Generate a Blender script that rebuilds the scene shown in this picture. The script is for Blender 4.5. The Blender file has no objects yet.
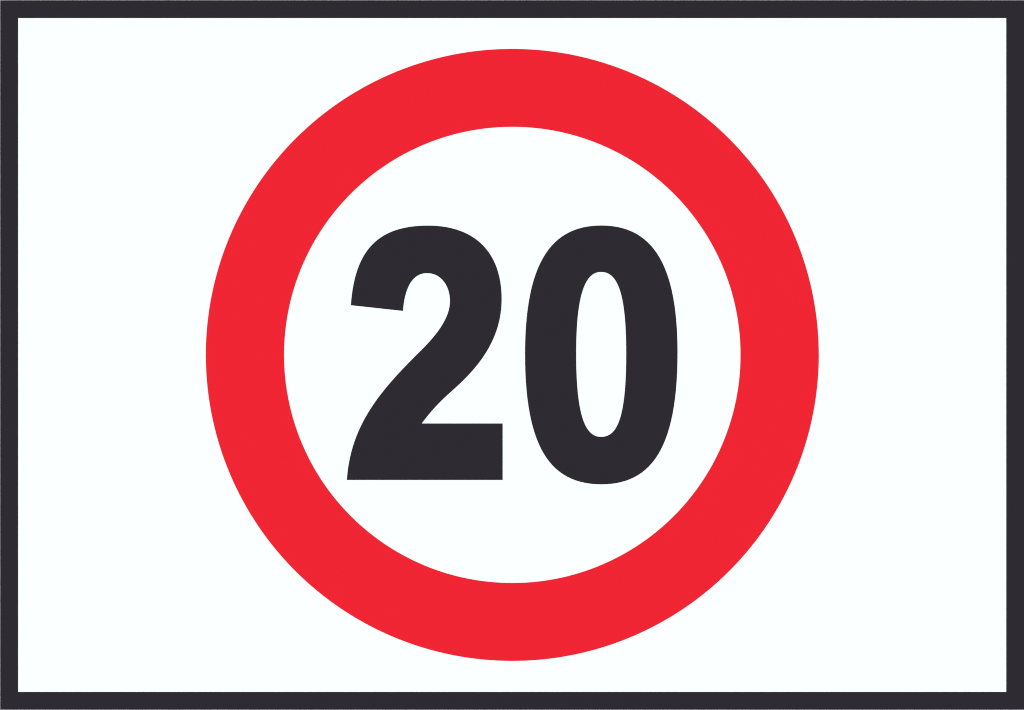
import bpy, bmesh, math
from mathutils import Vector
from mathutils.geometry import tessellate_polygon

sc = bpy.context.scene
COL = sc.collection

# ------------------------------------------------------------------ scale
W, H = 1024, 710
SIGN_W = 0.45                       # the printed plate is about 45 cm wide
S = SIGN_W / W                      # metres per drawing unit
CZ = 1.5                            # height of the plate centre on the wall
PLATE_T = 0.003                     # 3 mm composite plate
FILM_T = 0.00010                    # vinyl film thickness


def P(x, y):
    """drawing units (x right, y down, 1024 x 710) -> plate plane metres"""
    return ((x - W / 2) * S, (H / 2 - y) * S)


# -------------------------------------------------------------- materials
def material(name, color, rough, spec=0.3, bump=0.02, bump_scale=900.0, tint=0.0):
    m = bpy.data.materials.new(name)
    m.use_nodes = True
    nt = m.node_tree
    b = nt.nodes["Principled BSDF"]
    b.inputs["Roughness"].default_value = rough
    b.inputs["Specular IOR Level"].default_value = spec
    tc = nt.nodes.new("ShaderNodeTexCoord")
    n = nt.nodes.new("ShaderNodeTexNoise")
    n.inputs["Scale"].default_value = bump_scale
    n.inputs["Detail"].default_value = 4
    nt.links.new(tc.outputs["Object"], n.inputs["Vector"])
    bp = nt.nodes.new("ShaderNodeBump")
    bp.inputs["Strength"].default_value = bump
    bp.inputs["Distance"].default_value = 0.0002
    nt.links.new(n.outputs["Fac"], bp.inputs["Height"])
    nt.links.new(bp.outputs["Normal"], b.inputs["Normal"])
    # faint uneven ink / pigment
    n2 = nt.nodes.new("ShaderNodeTexNoise")
    n2.inputs["Scale"].default_value = 60.0
    n2.inputs["Detail"].default_value = 3
    nt.links.new(tc.outputs["Object"], n2.inputs["Vector"])
    mix = nt.nodes.new("ShaderNodeMix")
    mix.data_type = 'RGBA'
    mix.inputs["A"].default_value = (*[c * (1 - tint) for c in color], 1)
    mix.inputs["B"].default_value = (*[min(1, c * (1 + tint)) for c in color], 1)
    nt.links.new(n2.outputs["Fac"], mix.inputs["Factor"])
    nt.links.new(mix.outputs["Result"], b.inputs["Base Color"])
    return m


M_WHITE = material("white_plate", (0.785, 0.822, 0.822), 0.55, 0.25, 0.02)
M_BLACK = material("black_film", (0.0180, 0.0145, 0.0212), 0.75, 0.1, 0.01, tint=0.004)
M_RED = material("red_film", (0.712, 0.0104, 0.0230), 0.75, 0.1, 0.01, tint=0.005)
M_CORE = material("plate_core", (0.55, 0.55, 0.56), 0.6, 0.3, 0.05)
M_WALL = material("wall_paint", (0.80, 0.81, 0.81), 0.85, 0.2, 0.35, 260.0, 0.01)


# --------------------------------------------------------------- geometry
def link(name, bm, mats, parent=None):
    bmesh.ops.recalc_face_normals(bm, faces=bm.faces)
    me = bpy.data.meshes.new(name)
    bm.to_mesh(me)
    bm.free()
    for m in mats:
        me.materials.append(m)
    o = bpy.data.objects.new(name, me)
    COL.objects.link(o)
    o.parent = parent
    return o


def slab(loops, y_front, y_back):
    """solid plate from closed outlines (first outer, rest holes) given in
    plate-plane metres; the front looks towards -Y."""
    bm = bmesh.new()
    fronts, backs = [], []
    for lp in loops:
        fronts.append([bm.verts.new((x, y_front, z)) for x, z in lp])
        backs.append([bm.verts.new((x, y_back, z)) for x, z in lp])
    flat_f = [v for l in fronts for v in l]
    flat_b = [v for l in backs for v in l]
    for a, b, c in tessellate_polygon([[Vector((x, z, 0)) for x, z in lp] for lp in loops]):
        bm.faces.new((flat_f[a], flat_f[b], flat_f[c]))
        bm.faces.new((flat_b[c], flat_b[b], flat_b[a]))
    for f, b in zip(fronts, backs):
        n = len(f)
        for i in range(n):
            j = (i + 1) % n
            bm.faces.new((f[i], f[j], b[j], b[i]))
    return bm


def strip_ring(outer, inner, y_front, y_back):
    """solid ring: outer and inner outlines with the same point count"""
    bm = bmesh.new()
    n = len(outer)
    of = [bm.verts.new((x, y_front, z)) for x, z in outer]
    ob = [bm.verts.new((x, y_back, z)) for x, z in outer]
    nf = [bm.verts.new((x, y_front, z)) for x, z in inner]
    nb = [bm.verts.new((x, y_back, z)) for x, z in inner]
    for i in range(n):
        j = (i + 1) % n
        bm.faces.new((of[i], of[j], nf[j], nf[i]))
        bm.faces.new((ob[i], nb[i], nb[j], ob[j]))
        bm.faces.new((of[i], ob[i], ob[j], of[j]))
        bm.faces.new((nf[i], nf[j], nb[j], nb[i]))
    return bm


def bez(path, n=28):
    """path: start point then segments; ('L', p) or ('C', c1, c2, p)"""
    pts = [path[0]]
    for seg in path[1:]:
        a = pts[-1]
        if seg[0] == 'L':
            pts.append(seg[1])
        else:
            _, c1, c2, p = seg
            for k in range(1, n + 1):
                t = k / n
                u = 1 - t
                pts.append(tuple(u**3 * a[i] + 3*u*u*t * c1[i] + 3*u*t*t * c2[i] + t**3 * p[i]
                                 for i in (0, 1)))
    if math.dist(pts[0], pts[-1]) < 1e-4:
        pts.pop()
    return pts


def to_plate(pts):
    return [P(x, y) for x, y in pts]


def circle(cx, cy, r, ry, n=360):
    return [(cx + r * math.cos(2 * math.pi * k / n), cy + ry * math.sin(2 * math.pi * k / n))
            for k in range(n)]


# the outlines of the writing
TWO = [(350.9, 305.2),
       ('L', (402.9, 310.9)),
       ('C', (404.6, 287.7), (412.5, 273.1), (427.0, 273.1)),
       ('C', (440.5, 273.1), (450.0, 285.2), (450.0, 301.0)),
       ('C', (450.0, 317.6), (437.5, 334.0), (421.5, 350.0)),
       ('C', (381.8, 389.0), (350.6, 424.0), (346.9, 479.9)),
       ('L', (502.6, 479.9)),
       ('L', (502.6, 423.5)),
       ('L', (421.6, 423.5)),
       ('C', (433.4, 408.0), (441.3, 400.2), (454.0, 389.0)),
       ('C', (482.0, 364.2), (501.6, 336.0), (501.6, 299.0)),
       ('C', (501.6, 253.4), (476.0, 225.6), (428.0, 225.6)),
       ('C', (378.0, 225.6), (354.8, 250.0), (350.9, 305.2))]

ZERO_OUT = [(601.4, 225.5),
            ('C', (655.2, 225.5), (677.5, 269.0), (677.5, 352.5)),
            ('C', (677.5, 449.0), (650.8, 484.3), (601.4, 484.3)),
            ('C', (549.3, 484.3), (525.1, 445.5), (525.1, 354.0)),
            ('C', (525.1, 258.5), (554.0, 225.5), (601.4, 225.5))]

ZERO_IN = [(601.0, 271.9),
           ('C', (617.5, 271.9), (626.3, 292.5), (626.3, 353.5)),
           ('C', (626.3, 419.0), (617.0, 436.9), (601.0, 436.9)),
           ('C', (585.3, 436.9), (576.1, 416.0), (576.1, 353.5)),
           ('C', (576.1, 298.0), (584.0, 271.9), (601.0, 271.9))]

# ------------------------------------------------------------------- wall
bm = bmesh.new()
vs = [bm.verts.new(v) for v in ((-3, 0, 0), (3, 0, 0), (3, 0, 3), (-3, 0, 3))]
bm.faces.new(vs[::-1])
r = bmesh.ops.extrude_face_region(bm, geom=list(bm.faces))
bmesh.ops.translate(bm, vec=(0, 0.1, 0), verts=[g for g in r["geom"] if isinstance(g, bmesh.types.BMVert)])
wall = link("backdrop", bm, [M_WALL])
wall["kind"] = "structure"

# ------------------------------------------------------------------- sign
sign = bpy.data.objects.new("speed_limit_sign", None)
sign.empty_display_size = 0.1
sign.location = (0, -0.0002 , CZ)
COL.objects.link(sign)
sign["label"] = "white rectangular sign with black border, red ring and black number 20"
sign["category"] = "sign"

L, R, T, B = 0.2, 1024.9, 0.25, 709.72
l, r_, t, b_ = 18.0, 1006.38, 18.0, 692.0


def rect(x0, y0, x1, y1):
    return to_plate([(x0, y0), (x1, y0), (x1, y1), (x0, y1)])


e = 0.06
yf = -PLATE_T
# core sheet between the two face skins
link("core", slab([rect(L + e, T + e, R - e, B - e)], yf + 0.0004, -0.0004), [M_CORE], sign)
panel = link("panel", slab([rect(L + e / 2, T + e / 2, R - e / 2, B - e / 2)], yf, yf + 0.0004), [M_WHITE], sign)
link("back_skin", slab([rect(L + e / 2, T + e / 2, R - e / 2, B - e / 2)], -0.0004, 0), [M_WHITE], sign)

border = link("border", strip_ring(rect(L, T, R, B), rect(l, t, r_, b_), yf - FILM_T, yf + 0.00005), [M_BLACK], sign)
ring = link("ring", strip_ring(to_plate(circle(512.3, 354.9, 306.45, 306.0)), to_plate(circle(512.3, 354.9, 228.3, 228.1)),
                               yf - FILM_T, yf + 0.00005), [M_RED], sign)
two = link("numeral", slab([to_plate(bez(TWO))], yf - FILM_T, yf + 0.00005), [M_BLACK], sign)
zero = link("numeral", slab([to_plate(bez(ZERO_OUT)), to_plate(bez(ZERO_IN))], yf - FILM_T, yf + 0.00005), [M_BLACK], sign)
border["label"] = "narrow black border line along the plate edge"
ring["label"] = "wide red ring"
two["label"] = "black numeral 2"
zero["label"] = "black numeral 0"

# ----------------------------------------------------------------- lights
world = bpy.data.worlds.new("World")
sc.world = world
world.use_nodes = True
bg = world.node_tree.nodes["Background"]
bg.inputs["Color"].default_value = (1, 1, 1, 1)
bg.inputs["Strength"].default_value = 0.084


def softbox(x, z, y, power):
    d = bpy.data.lights.new("softbox_light", 'AREA')
    d.shape = 'SQUARE'
    d.size = 1.0
    d.energy = power
    o = bpy.data.objects.new("softbox_light", d)
    COL.objects.link(o)
    o.location = (x, y, z)
    o.rotation_euler = (Vector((0, 0, CZ)) - o.location).to_track_quat('-Z', 'Y').to_euler()


POWER = 65.8
for sx in (-1, 1):
    for sz in (-1, 1):
        softbox(sx * 2.6, CZ + sz * 1.3, -2.6, POWER)

# ----------------------------------------------------------------- camera
cam = bpy.data.cameras.new("camera")
cam.sensor_width = 36
D = 1.2
cam.lens = 36 * D / SIGN_W
cam.clip_start = 0.01
cam.clip_end = 100
co = bpy.data.objects.new("camera", cam)
COL.objects.link(co)
co.location = (0, -0.0002 - PLATE_T - FILM_T - D, CZ)
co.rotation_euler = (math.radians(90), 0, 0)
sc.camera = co

sc.view_settings.view_transform = 'Standard'
sc.view_settings.look = 'None'
sc.view_settings.exposure = 0
sc.view_settings.gamma = 1
sc.render.engine = 'CYCLES'
sc.cycles.use_denoising = True
sc.cycles.pixel_filter_type = 'BLACKMAN_HARRIS'
sc.cycles.filter_width = 1.0
sc.cycles.use_adaptive_sampling = False
